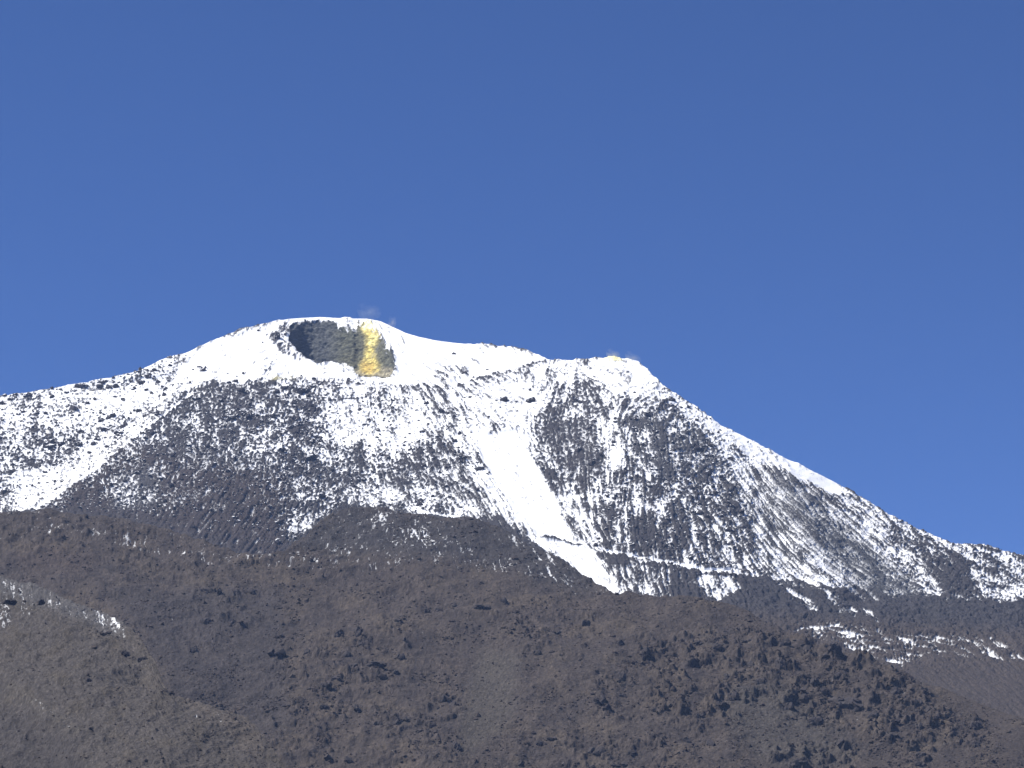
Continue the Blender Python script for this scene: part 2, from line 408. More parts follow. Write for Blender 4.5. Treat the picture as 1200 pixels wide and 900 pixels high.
# ---- rock colours (albedo, plus sunlight painted along the near ridge's crest)
LAVA = 0.43
def tint_map(base):
    t = np.empty(UU.shape + (3,), np.float32)
    t[:] = np.array(base) * LAVA
    return t
def pt(t, mask, col, alpha=1.0):
    t += (np.array(col, np.float32) * (LAVA if max(col) < .2 else 1) - t) * (mask * alpha)[..., None]
tint_far = tint_map((0.104, 0.098, 0.106))
pt(tint_far, poly_mask([(40, 600), (150, 520), (210, 540), (340, 560), (330, 660), (150, 610)], 14), (0.105, 0.085, 0.082), .8)
pt(tint_far, poly_mask([(860, 722), (960, 728), (1200, 742), (1370, 755), (1370, 955), (860, 955)], 12), (0.130, 0.108, 0.098))
for poly, soft, al in [([(905, 545), (960, 590), (1040, 665), (1085, 702), (1020, 700), (970, 650), (920, 590)], 8, .8), ([(850, 540), (900, 575), (985, 692), (900, 690)], 14, .5),
                       ([(140, 560), (180, 545), (190, 600), (130, 600)], 8, .6), ([(430, 600), (510, 610), (520, 650), (460, 640)], 8, .5), ([(700, 480), (840, 480), (870, 560), (760, 560)], 14, .4)]:
    pt(tint_far, poly_mask(poly, soft), (0.16, 0.165, 0.18), al)
pt(tint_far, crater_m, (0.165, 0.175, 0.178))
pt(tint_far, crater_m * sstep(380, 408, UU), (0.19, 0.195, 0.145))
pt(tint_far, crater_m * np.clip(blur(poly_mask(SULPHUR, 2), 12) * 1.4, 0, 1), (0.27, 0.25, 0.13), .55)
pt(tint_far, poly_mask([(398, 420), (425, 395), (432, 430), (420, 442)], 5) * crater_m, (0.19, 0.19, 0.135), .7)
pt(tint_far, poly_mask([(412, 434), (440, 430), (463, 432), (460, 444), (430, 444)], 2) * crater_m, (0.30, 0.27, 0.19), .8)
pt(tint_far, sulphur_m, (0.56, 0.46, 0.15))
pt(tint_far, np.clip(stain * 1.5, 0, 1), (0.82, 0.76, 0.42))
pt(tint_far, poly_mask([(436, 388), (443, 394), (440, 408), (432, 405)], 2), (0.70, 0.63, 0.26), .8)
pt(tint_far, poly_mask([(424, 424), (438, 424), (440, 436), (426, 436)], 3), (0.46, 0.31, 0.08), .65)
tint_hill = tint_map((0.118, 0.098, 0.089))
pt(tint_hill, sstep(-.1, .5, fbm(UU / 45, VV / 30, 301, 4)), (0.160, 0.130, 0.105), .9)
pt(tint_hill, sstep(.0, .5, fbm(UU / 36, VV / 22, 311, 4)), (0.088, 0.075, 0.074), .9)
pt(tint_hill, poly_mask([(340, 640), (400, 594), (600, 618), (725, 700), (640, 690), (560, 660), (420, 650)], 10), (0.090, 0.085, 0.090), .8)
pt(tint_hill, poly_mask([(0, 660), (40, 640), (120, 650), (100, 680)], 10), (0.115, 0.088, 0.08), .5)
pt(tint_hill, poly_mask([(120, 690), (330, 690), (340, 870), (300, 870), (200, 815), (178, 762), (150, 730)], 12), (0.088, 0.078, 0.080), .75)
pt(tint_hill, poly_mask([(560, 760), (610, 770), (600, 850), (545, 895), (540, 850)], 12), (0.135, 0.120, 0.105), .8)
pt(tint_hill, poly_mask([(860, 800), (930, 810), (1020, 890), (900, 900), (850, 850)], 14), (0.125, 0.112, 0.102), .8)
tint_near = tint_map((0.140, 0.124, 0.115))
pt(tint_near, sstep(-.1, .5, fbm(UU / 30, VV / 20, 321, 4)), (0.145, 0.125, 0.105), .9)
pt(tint_near, line_mask([(140, 728), (165, 752), (182, 790), (190, 812)], 8, 8), (0.158, 0.138, 0.122), .8)  # lit crest band: its sunlight is put into the colour
pt(tint_near, line_mask([(225, 836), (270, 862), (292, 890)], 10, 10), (0.170, 0.146, 0.128), .8)  # lower crest lightened the same way, as if sunlit
pt(tint_near, line_mask([(0, 688), (60, 702), (110, 722), (135, 738)], 6, 14), (0.185, 0.180, 0.185), .65)
pt(tint_near, line_mask([(50, 790), (85, 797), (125, 806), (180, 818)], 2, 6), (0.160, 0.142, 0.126), .7)
pt(tint_near, line_mask([(10, 815), (50, 845), (92, 876)], 2, 6), (0.160, 0.142, 0.126), .7)
pt(tint_near, poly_mask([(-170, 825), (20, 835), (90, 890), (120, 955), (-170, 955)], 8), (0.105, 0.094, 0.092), .8)

# ----------------------------------------------------------------- materials
def new_mat(name):
    m = bpy.data.materials.new(name)
    m.use_nodes = True
    nt = m.node_tree
    b = nt.nodes['Principled BSDF']
    b.inputs['Roughness'].default_value = 0.95
    b.inputs['Specular IOR Level'].default_value = 0.15
    return m, nt, b

def mathn(nt, op, a, b=None, c=None, clamp=False):
    n = nt.nodes.new('ShaderNodeMath'); n.operation = op; n.use_clamp = clamp
    for k, x in enumerate((a, b, c)):
        if x is None:
            continue
        if isinstance(x, (int, float)):
            n.inputs[k].default_value = x
        else:
            nt.links.new(x, n.inputs[k])
    return n.outputs[0]

def noise_node(nt, vec, scale, detail=4, rough=0.6):
    n = nt.nodes.new('ShaderNodeTexNoise')
    n.inputs['Scale'].default_value = scale; n.inputs['Detail'].default_value = detail
    n.inputs['Roughness'].default_value = rough
    nt.links.new(vec, n.inputs['Vector'])
    return n.outputs['Fac']

SNOW = (0.86, 0.875, 0.89, 1)
def terrain_material(name, bump):
    m, nt, b = new_mat(name)
    geo = nt.nodes.new('ShaderNodeNewGeometry')
    pos = geo.outputs['Position']
    at_s = nt.nodes.new('ShaderNodeAttribute'); at_s.attribute_name = 'snow_cover'
    at_t = nt.nodes.new('ShaderNodeAttribute'); at_t.attribute_name = 'rock_tint'
    n1 = noise_node(nt, pos, 0.34, 3)          # about 3 m clumps
    n2 = noise_node(nt, pos, 0.11, 5)
    n3 = noise_node(nt, pos, 0.012, 4)
    f = mathn(nt, 'ADD', at_s.outputs['Fac'], mathn(nt, 'MULTIPLY', mathn(nt, 'SUBTRACT', n1, 0.5), 0.55))
    snow = nt.nodes.new('ShaderNodeMapRange'); snow.interpolation_type = 'SMOOTHSTEP'
    snow.inputs['From Min'].default_value = -0.20; snow.inputs['From Max'].default_value = 0.22
    nt.links.new(f, snow.inputs['Value'])
    v = mathn(nt, 'ADD', 0.45, mathn(nt, 'ADD', mathn(nt, 'MULTIPLY', n2, 0.75), mathn(nt, 'MULTIPLY', n3, 0.40)))
    rock = nt.nodes.new('ShaderNodeVectorMath'); rock.operation = 'SCALE'
    nt.links.new(at_t.outputs['Color'], rock.inputs[0]); nt.links.new(v, rock.inputs['Scale'])
    mix = nt.nodes.new('ShaderNodeMix'); mix.data_type = 'RGBA'
    nt.links.new(snow.outputs[0], mix.inputs[0])
    nt.links.new(rock.outputs[0], mix.inputs[6]); mix.inputs[7].default_value = SNOW
    nt.links.new(mix.outputs[2], b.inputs['Base Color'])
    bp = nt.nodes.new('ShaderNodeBump'); bp.inputs['Strength'].default_value = 1.0
    nt.links.new(mathn(nt, 'MULTIPLY', mathn(nt, 'ADD', n2, mathn(nt, 'MULTIPLY', n1, 0.5)), mathn(nt, 'SUBTRACT', 1.0, mathn(nt, 'MULTIPLY', snow.outputs[0], 0.7))), bp.inputs['Height'])
    bp.inputs['Distance'].default_value = bump
    nt.links.new(bp.outputs[0], b.inputs['Normal'])
    return m

M_FAR = terrain_material('snowy_mountain_rock', 3.0)
M_HILL = terrain_material('brown_lava_ground', 3.0)

def lava_material(name, col, snow_amount):
    m, nt, b = new_mat(name)
    geo = nt.nodes.new('ShaderNodeNewGeometry')
    n1 = noise_node(nt, geo.outputs['Position'], 0.22, 5)
    ramp = nt.nodes.new('ShaderNodeMix'); ramp.data_type = 'RGBA'
    nt.links.new(n1, ramp.inputs[0])
    ramp.inputs[6].default_value = tuple(c * 0.55 for c in col) + (1,)
    ramp.inputs[7].default_value = tuple(c * 1.45 for c in col) + (1,)
    out = ramp.outputs[2]
    if snow_amount > 0:
        sx = nt.nodes.new('ShaderNodeSeparateXYZ'); nt.links.new(geo.outputs['Normal'], sx.inputs[0])
        f = mathn(nt, 'ADD', sx.outputs['Z'], mathn(nt, 'MULTIPLY', mathn(nt, 'SUBTRACT', n1, 0.5), 0.9))
        s = nt.nodes.new('ShaderNodeMapRange'); s.interpolation_type = 'SMOOTHSTEP'
        s.inputs['From Min'].default_value = 1.0 - snow_amount; s.inputs['From Max'].default_value = 1.06 - snow_amount
        nt.links.new(f, s.inputs['Value'])
        mx = nt.nodes.new('ShaderNodeMix'); mx.data_type = 'RGBA'
        nt.links.new(s.outputs[0], mx.inputs[0]); nt.links.new(out, mx.inputs[6]); mx.inputs[7].default_value = SNOW
        out = mx.outputs[2]
    nt.links.new(out, b.inputs['Base Color'])
    bp = nt.nodes.new('ShaderNodeBump'); bp.inputs['Distance'].default_value = 2.0
    nt.links.new(n1, bp.inputs['Height']); nt.links.new(bp.outputs[0], b.inputs['Normal'])
    return m

M_LAVA = lava_material('dark_lava_rock', (0.056, 0.049, 0.049), 0)
M_RUBBLE = lava_material('brown_lava_rubble', (0.062, 0.050, 0.044), 0)
M_LAVA_SNOW = lava_material('snow_dusted_lava_rock', (0.056, 0.051, 0.055), 0.30)

# ----------------------------------------------------------------- terrain sheets
def mesh_from(name, P, faces, mat, snow=None, tint=None, smooth=True):
    me = bpy.data.meshes.new(name)
    me.vertices.add(len(P)); me.vertices.foreach_set('co', P.astype(np.float32).ravel())
    nf = len(faces)
    me.loops.add(nf * 4); me.polygons.add(nf)
    me.loops.foreach_set('vertex_index', faces.astype(np.int32).ravel())
    me.polygons.foreach_set('loop_start', np.arange(0, nf * 4, 4, dtype=np.int32))
    me.polygons.foreach_set('use_smooth', np.full(nf, smooth))
    me.update(calc_edges=True)
    if snow is not None:
        a = me.attributes.new('snow_cover', 'FLOAT', 'POINT'); a.data.foreach_set('value', snow.astype(np.float32).ravel())
        c = me.attributes.new('rock_tint', 'FLOAT_COLOR', 'POINT')
        c.data.foreach_set('color', np.concatenate([tint, np.ones((len(tint), 1))], 1).astype(np.float32).ravel())
    me.materials.append(mat)
    ob = bpy.data.objects.new(name, me)
    scene.collection.objects.link(ob)
    return ob

def structure(ob, label=None):
    ob['kind'] = 'structure'
    if label:
        ob['label'] = label
    return ob

def columns(a, b, step, lo, hi, coarse=45):
    mid_ = np.arange(a, b + 1e-3, step)
    left = np.arange(lo, a - coarse * .4, coarse); right = np.arange(b + coarse, hi + 1, coarse)
    return np.concatenate([left, mid_, right])

def range_map(v_from, base, slope_by_v, bearing=None):
    """range in metres over the image grid: the ground rises from v_from upward with the given slope (degrees) at each
    pixel row; bearing is an optional map of slope changes in degrees"""
    u = np.arange(U0, U1, dtype=float); v = np.arange(V0, V1, dtype=float)
    sl = np.interp(v, [p[0] for p in slope_by_v], [p[1] for p in slope_by_v])[:, None] + (0 if bearing is None else bearing)
    sl = np.tan(np.radians(sl)) * np.ones((1, len(u)))
    Z = ray(u[None, :], v[:, None])[1] * np.ones_like(sl)
    Y = np.empty_like(sl)
    i0 = int(np.clip(v_from - V0, 0, len(v) - 1))
    Y[i0] = np.interp(u, base[0], base[1])
    for k in range(3):
        c = np.cumsum(np.pad(Y[i0], (41, 40), mode='edge')); Y[i0] = (c[81:] - c[:-81]) / 81
    for i in range(i0 - 1, -1, -1):
        t = .5 * (Z[i] + Z[i + 1]); Y[i] = Y[i + 1] * np.exp((Z[i] - Z[i + 1]) / np.maximum(sl[i] - t, .06))
    for i in range(i0 + 1, len(v)):
        t = .5 * (Z[i] + Z[i - 1]); Y[i] = Y[i - 1] * np.exp((Z[i] - Z[i - 1]) / np.maximum(sl[i] - t, .06))
    return Y.astype(np.float32)

def build_grid(cols, rows_v, ymap, offset):
    u = np.broadcast_to(cols[None, :], rows_v.shape)
    X, Z = ray(u, rows_v)
    out = np.maximum(np.abs(u - 600) - 770, 0) * .6
    Y = sample(ymap, u, rows_v).astype(float) + out + offset
    return u, X, Z, Y

def normals(P):
    du = np.gradient(P, axis=1); dv = np.gradient(P, axis=0)
    n = np.cross(du, dv)
    n /= np.linalg.norm(n, axis=2, keepdims=True) + 1e-9
    return n

def add_back_and_foot(P, extra, back, foot):
    """rows behind the crest and down to the plain. back: list of (dy, dz); foot: number of rows to the plain"""
    top = P[-1]; rows_b = [P]; ex = [[e] for e in extra]
    for dy, dz in back:
        r = top.copy(); r[:, 1] += dy; r[:, 0] *= (r[:, 1] / top[:, 1]); r[:, 2] = np.maximum(r[:, 2] + dz, -8)
        rows_b.append(r[None])
        for k, e in enumerate(extra):
            ex[k].append(e[-1:][:])
    low = P[0]; fr = []
    for k in range(foot, 0, -1):
        f = k / foot
        r = low.copy(); drop = np.maximum(low[:, 2] + 8, 0)
        r[:, 2] = low[:, 2] - drop * f
        ny = low[:, 1] - drop * f * 2.4
        r[:, 0] *= ny / low[:, 1]; r[:, 1] = ny
        fr.append(r[None])
    rows = np.concatenate(fr + rows_b, 0)
    out = []
    for k, e in enumerate(extra):
        out.append(np.concatenate([np.repeat(e[:1], foot, 0)] + ex[k], 0))
    return rows, out

def quads(nr, nc):
    i = np.arange(nr * nc).reshape(nr, nc)
    return np.stack([i[:-1, :-1], i[:-1, 1:], i[1:, 1:], i[1:, :-1]], -1).reshape(-1, 4)

sheets = {}
sky_c, hill_c, ridge_c = curve(SKYLINE), curve(HILLTOP), curve(RIDGETOP)

def speckle(shape, amount, seed):
    """rubble of mixed colour: some stones paler, some darker"""
    r = np.random.RandomState(seed + 77)
    return np.exp(amount * r.normal(size=shape))

# ---- the mountain
cols = columns(-150, 1350, 1.05, -900, 2100)
nc = len(cols)
top = sky_c(cols) + 0.0
mask_in = (cols > -160) & (cols < 1360)
top = top + np.where(mask_in, 0.8 * perlin(cols / 9, cols * 0 + .5, 15) * sstep(40, 0, np.abs(cols - 120)) * 2, 0)
hidden = np.clip(hill_c(cols) + 14, top + 40, 850)
NB, NU = 26, 390
rows_v = np.concatenate([862 + (hidden - 862)[None, :] * np.linspace(0, 1, NB, endpoint=False)[:, None] if True else None,
                         hidden[None, :] + (top - hidden)[None, :] * (np.linspace(0, 1, NU)[:, None])], 0)
rows_v[:, :] = np.minimum(rows_v, np.maximum(862, top + 60))
u = np.broadcast_to(cols[None, :], rows_v.shape)
(bear,) = idw([(0, 560, -1), (300, 420, 0), (300, 560, 1), (640, 560, 1), (760, 560, 3), (900, 600, 1), (1100, 690, -1), (400, 700, 0), (1100, 800, 0)], 2)
mountain_y = range_map(862, ([-170, 0, 300, 700, 850, 1000, 1200, 1370], [4800, 4760, 4710, 4690, 4700, 4745, 4870, 5010]),
                       [(340, 25), (400, 26), (440, 28), (480, 31), (560, 33), (650, 32), (700, 28), (740, 23), (780, 20), (860, 18), (960, 18)], blur(bear, 30))
off = np.zeros(UU.shape, np.float32)
for poly, val, soft in [([(690, 460), (790, 450), (870, 540), (900, 720), (720, 720), (690, 580)], -25, 40),
                        ([(540, 480), (610, 480), (660, 580), (740, 720), (690, 720), (600, 610)], 4, 24),
                        ([(-170, 470), (215, 440), (150, 515), (30, 595), (-170, 610)], 55, 8),
                        ([(940, 560), (980, 560), (1110, 700), (1060, 700)], 8, 16),
                        ([(890, 560), (930, 560), (1000, 700), (960, 700)], -25, 14),
                        ([(530, 458), (575, 442), (645, 422), (760, 425), (780, 480), (600, 500)], -12, 22)]:
    off += val * poly_mask(poly, soft, False)
offset = sample(off, u, rows_v)
gm = np.interp(cols, [-900, -150, 1350, 2100], [0, 1, 1, 0])[None, :]
_, X, Z, Y = build_grid(cols, rows_v, mountain_y, offset * gm)
# crater: inside its outline the wall falls steeply from the upper rim instead of following the dome
cm = sample(crater_m, u, rows_v) > 0.5
jj = np.where(cm.any(0))[0]
span = [(np.where(cm[:, j])[0].min(), np.where(cm[:, j])[0].max()) for j in jj]
rim = np.array([Y[min(b_ + 1, Y.shape[0] - 1), j] for j, (a, b_) in zip(jj, span)])
rim = np.convolve(np.pad(rim, 12, mode='edge'), np.ones(25) / 25, 'valid')
for j, (a, b_), yr in zip(jj, span, rim):
    y = yr
    cu = cols[j]
    for i in range(b_, a - 1, -1):
        s = math.tan(rad(54)); dt = Z[i + 1, j] - Z[i, j]
        y = y - y * dt / (s - Z[i, j])
        yy = y - 1.3 * 8 * math.log1p(math.exp((cu - 398) / 8))
        Y[i, j] = max(yy, Y[i, j] + 1.0)
P = np.stack([X * Y, Y, Z * Y + EYE], -1)
N = normals(P)
cv = sample(cover, u, rows_v); rk = sample(rocky, u, rows_v)
snow = (cv - rk - .30 * (1 - sstep(.03, .10, cv))) * (1 - .72 * np.maximum(sample(dust, u, rows_v), .22))
wx, wz = P[..., 0], P[..., 2] * 1.5
inside = mask_in[None, :]
bare = 1 - sstep(0.75, 0.98, cv)
d = 4.2 * np.power(np.clip((rk - cv) / 0.55, 0, 1), 0.8)
d += bare * (5 * ridged(wx / 60, wz / 70, 110, 3) + 2.5 * fbm(wx / 22, wz / 22, 120, 3))
d += (1 - bare) * 2.0 * fbm(wx / 60, wz / 60, 130, 3)
d += 3.5 * sample(combed * streak, u, rows_v) * bare
d = np.where(cm, 6.5 * fbm(wx / 26, wz / 22, 140, 4) + 3.0 * ridged(wx / 18 + wz / 30, wz / 14, 150, 3), d)
d *= np.where(inside, 1, 0.3) * (1 - .6 * sample(poly_mask([(940, 765), (1060, 785), (1370, 780), (1370, 955), (900, 955)], 14), u, rows_v))
d[-1] *= 0.5
P = P + N * d[..., None]
tint = sample(tint_far, u, rows_v) * speckle(u.shape, 0.16, 3)[..., None]
tint = np.where(cm[..., None], tint * np.exp(1.3 * fbm(wx / 9, wz / 8, 160, 3))[..., None], tint)
back = [(60, -14), (180, -60), (420, -190), (900, -480), (1700, -900), (2800, -1500)]
R, (SN, TT, KM) = add_back_and_foot(P, [snow, tint, np.where(cm, np.where(sample(sulphur_m, u, rows_v) > .5, 2, 1), np.where(poly_mask(TONGUE, 0, False)[np.clip(rows_v - V0, 0, UU.shape[0] - 1).astype(int), np.clip(u - U0, 0, UU.shape[1] - 1).astype(int)] > .5, 3, 0))], back, 10)
F = quads(R.shape[0], R.shape[1])
kind = KM.reshape(-1)[F].max(1)
verts, sn, tt = R.reshape(-1, 3), SN.reshape(-1), TT.reshape(-1, 3)
sheets['mountain'] = (cols, rows_v, P)
mountain = None
for k, nm, lab in [(0, 'mountain', 'snow streaked volcano cone rising against the blue sky'),
                   (1, 'crater_wall', 'dark grey green inner wall of the summit crater'),
                   (2, 'sulphur_deposit', 'bright yellow streak down the crater wall'),
                   (3, 'snow_tongue', 'smooth white tongue of snow running down to the brown lava')]:
    f = F[kind == k]
    ids, inv = np.unique(f, return_inverse=True)
    ob = mesh_from(nm, verts[ids], inv.reshape(-1, 4), M_FAR, sn[ids], tt[ids])
    if mountain is None:
        mountain = structure(ob, lab)
    else:
        ob.parent = mountain; ob['label'] = lab; ob['kind'] = 'structure'

# ---- the brown lava hill in front
def near_sheet(name, label, cols, crest, bottom, nrow, ymap, cov, tint_m, relief, back, seed, mat, margin):
    tp = np.convolve(np.pad(crest(cols), 3, mode='edge'), np.ones(7) / 7, 'valid')
    bt = np.maximum(bottom, tp + 25)
    rv = bt[None, :] + (tp - bt)[None, :] * np.linspace(0, 1, nrow)[:, None]
    u = np.broadcast_to(cols[None, :], rv.shape)
    _, X, Z, Y = build_grid(cols, rv, ymap, 0)
    P = np.stack([X * Y, Y, Z * Y + EYE], -1)
    N = normals(P)
    d, snowy = relief(P, u, rv)
    fade = np.interp(cols, margin, [0.3, 1, 1, 0.3])[None, :]
    P = P + N * (d * fade)[..., None]
    sn = np.where(np.abs(u - 600) > 750, -1, sample(cov, u, rv) - sample(rocky, u, rv) - 0.14 + snowy)
    tn = sample(tint_m, u, rv) * speckle(u.shape, 0.22, seed)[..., None]
    sheets[name] = (cols, rv, P)
    R, (SN, TT) = add_back_and_foot(P, [sn, tn], back, 12)
    ob = mesh_from(name, R.reshape(-1, 3), quads(R.shape[0], R.shape[1]), mat, SN.reshape(-1), TT.reshape(-1, 3))
    return structure(ob, label)

smooth_talus = np.clip(poly_mask([(560, 750), (612, 765), (600, 850), (545, 905), (530, 860)], 14) + poly_mask([(660, 730), (700, 735), (720, 770), (640, 800), (620, 790)], 14)
                       + poly_mask([(880, 830), (930, 850), (1040, 905), (880, 905)], 14) + poly_mask([(1100, 790), (1370, 840), (1370, 905), (1180, 905)], 20)
                       + poly_mask([(930, 770), (960, 760), (960, 775)], 5) + poly_mask([(1060, 870), (1130, 885), (1100, 905)], 10), 0, 1)
craggy = np.zeros(UU.shape, np.float32)
for poly in [[(895, 735), (990, 745), (1060, 800), (1110, 830), (1090, 900), (1010, 860), (900, 835)], [(1108, 835), (1148, 842), (1158, 860), (1140, 880), (1098, 872)],
             [(740, 745), (900, 738), (900, 830), (820, 860), (760, 840)], [(690, 785), (800, 800), (800, 845), (690, 850)], [(660, 860), (780, 860), (840, 910), (660, 910)],
             [(395, 735), (480, 735), (480, 800), (370, 815), (350, 765)], [(300, 765), (400, 800), (420, 900), (320, 900)], [(430, 815), (540, 810), (545, 905), (430, 890)],
             [(220, 680), (310, 680), (300, 745), (220, 770)], [(590, 720), (700, 720), (690, 775), (610, 780)], [(0, 605), (170, 616), (330, 660), (240, 690), (80, 650), (0, 655)], [(900, 870), (1000, 870), (1000, 910), (900, 910)]]:
    craggy = np.maximum(craggy, poly_mask(poly, 9) * (1.0 if poly[0][0] > 690 else 0.5))
craggy *= sstep(-0.18, 0.32, fbm(UU / 26, VV / 14, 206, 3))
def hill_relief(P, u, rv):
    wx, wz = P[..., 0], P[..., 2] * 2.0
    tal = sample(smooth_talus, u, rv)
    rough = 1 - 0.75 * tal
    cl = sstep(-0.15, 0.45, fbm(wx / 110, wz / 110, 205, 3))            # where the lava is blocky
    bl = sample(blocky_hill, u, rv); cr = sample(craggy, u, rv)
    d = 12 * fbm(wx / 160, wz / 200, 200, 2)
    d += rough * (6.0 * ridged(wx / 70, wz / 60, 210, 2) + 1.6 * fbm(wx / 20, wz / 14, 220, 3))
    d += rough * (0.35 + .65 * cl) * 2.2 * np.power(np.clip((bl - 0.45) / 0.55, 0, 1), 1.2)
    T = 2.6 * ridged(wx / 62, wz / 38, 207, 4) + 0.8 * (bl - .5) + 6
    ledge = np.floor(T) + sstep(.50, .92, T - np.floor(T)) - 6           # broken lava steps
    d += cr * (6.0 * np.maximum(ledge, -1) + 1.0 * np.clip((bl - .5) * 2, 0, 1))
    d += rough * 0.8 * fbm(wx / 7, wz / 5, 230, 2)
    d += 1.0 * sample(combed, u, rv) * sample(streak, u, rv)
    return d, 0
cols_h = columns(-150, 1350, 1.25, -900, 2100)
near_sheet('lava_hill', 'brown rubbly lava hill below the snow line', cols_h, hill_c, 940, 280,
           range_map(940, ([-170, 0, 400, 900, 1200, 1370], [3660, 3640, 3600, 3600, 3630, 3680]),
                     [(340, 32), (600, 30), (640, 29), (680, 27), (720, 24), (760, 26), (860, 27), (940, 26)]),
           cover_hill, tint_hill, hill_relief, [(25, -4), (70, -22), (140, -60), (260, -130), (420, -230)], 240, M_HILL, [-900, -150, 1350, 2100])

def ridge_relief(P, u, rv):
    wx, wz = P[..., 0], P[..., 2] * 2.0
    bl = sample(blocky_hill, u, rv)
    d = 8 * fbm(wx / 130, wz / 130, 250, 2) + 4.5 * ridged(wx / 60, wz / 60, 255, 3) + 2 * fbm(wx / 14, wz / 14, 260, 3)
    d += 1.6 * np.power(np.clip((bl - 0.6) / 0.4, 0, 1), 1.3) + 1.2 * sample(combed * streak, u, rv)
    # a lower step of the ridge, and a gully to its left
    step = sample(poly_mask([(-170, 770), (30, 790), (80, 796), (130, 806), (200, 822), (300, 860), (420, 880), (420, 955), (-170, 955)], 12, False), u, rv)
    gul = sample(poly_mask([(-170, 810), (0, 808), (30, 835), (125, 955), (-170, 955)], 10, False), u, rv)
    crest_band = sample(line_mask([(140, 728), (165, 752), (182, 790), (190, 812)], 6, 10), u, rv)
    return d + 15 * step - 14 * gul + 4 * crest_band, 0
cols_r = columns(-150, 345, 1.25, -900, 420, 45)
near_sheet('lava_ridge', 'nearer smooth brown ridge in the lower left corner', cols_r, ridge_c, 940, 205,
           range_map(940, ([-170, 0, 100, 250, 340, 1370], [2800, 2750, 2730, 2730, 2750, 2860]),
                     [(340, 32), (680, 25), (720, 27), (800, 28), (940, 26)]),
           cover_near, tint_near, ridge_relief, [(25, -5), (60, -22), (120, -60), (220, -130), (330, -200)], 270, M_HILL, [-900, -150, 350, 420])

# ----------------------------------------------------------------- the plain
g = 161
gx = np.sign(np.linspace(-1, 1, g)) * np.abs(np.linspace(-1, 1, g)) ** 3 * 25000
GX, GY = np.meshgrid(gx, gx)
GZ = np.where(np.hypot(GX, GY) > 30, 3.0 * fbm(GX / 400, GY / 400, 400, 3), 0) * sstep(20, 600, np.hypot(GX, GY))
GZ = GZ - 4.0 * sstep(1000, 2500, GY) 
gm_, gnt, gb = new_mat('brown_plain')
gpos = gnt.nodes.new('ShaderNodeNewGeometry').outputs['Position']
gmix = gnt.nodes.new('ShaderNodeMix'); gmix.data_type = 'RGBA'
gnt.links.new(noise_node(gnt, gpos, 0.05, 8), gmix.inputs[0])
gmix.inputs[6].default_value = (0.056, 0.048, 0.042, 1); gmix.inputs[7].default_value = (0.10, 0.085, 0.07, 1)
gnt.links.new(gmix.outputs[2], gb.inputs['Base Color'])
structure(mesh_from('ground', np.stack([GX, GY, GZ], -1).reshape(-1, 3), quads(g, g), gm_), 'brown volcanic plain at the foot of the mountain')

# ----------------------------------------------------------------- crags and boulders
def rock_shape(seed, blocks):
    """faceted lava block(s) in a unit box, base at z = 0"""
    import bmesh
    rng = np.random.RandomState(seed)
    bm = bmesh.new()
    for k in range(blocks):
        tmp = bmesh.new()
        bmesh.ops.create_icosphere(tmp, subdivisions=2, radius=1.0)
        co = np.array([v.co[:] for v in tmp.verts])
        for _ in range(9):
            n = rng.normal(size=3); n /= np.linalg.norm(n)
            h = rng.uniform(.45, .85)
            over = np.maximum(co @ n - h, 0)
            co -= over[:, None] * n
        co += 0.07 * rng.normal(size=co.shape)
        if blocks == 1:
            co *= [0.62, 0.62, 0.62]
            c = np.array([0, 0, 0.38])
        else:
            sz = rng.uniform(.12, .34)
            co *= np.array([sz, sz, sz * rng.uniform(.9, 1.5)])
            c = np.array([rng.uniform(-.32, .32), rng.uniform(-.3, .3), rng.uniform(.10, .55)])
            if k == 0:
                co *= 1.15; c = np.array([rng.uniform(-.1, .1), 0, .36])
        for v, p in zip(tmp.verts, co + c):
            v.co = p
        me_ = bpy.data.meshes.new('tmp'); tmp.to_mesh(me_); tmp.free(); bm.from_mesh(me_); bpy.data.meshes.remove(me_)
    me = bpy.data.meshes.new('crag_shape' if blocks > 1 else 'boulder_shape')
    bm.to_mesh(me); bm.free()
    return me

CRAGS = [rock_shape(500 + k, 7 + k % 5) for k in range(12)]
CRAGS_SNOW = [m.copy() for m in CRAGS]
BOULDERS = [rock_shape(540 + k, 1) for k in range(8)]
BOULDERS_SNOW = [m.copy() for m in BOULDERS]
for m in CRAGS + BOULDERS:
    m.materials.append(M_LAVA)
for m in CRAGS_SNOW + BOULDERS_SNOW:
    m.materials.append(M_LAVA_SNOW)

def on_terrain(sheet, u, v):
    cols_, rv, P = sheets[sheet]
    j = int(np.argmin(np.abs(cols_ - u)))
    i = int(np.argmin(np.abs(rv[:, j] - v)))
    return P[i, j]

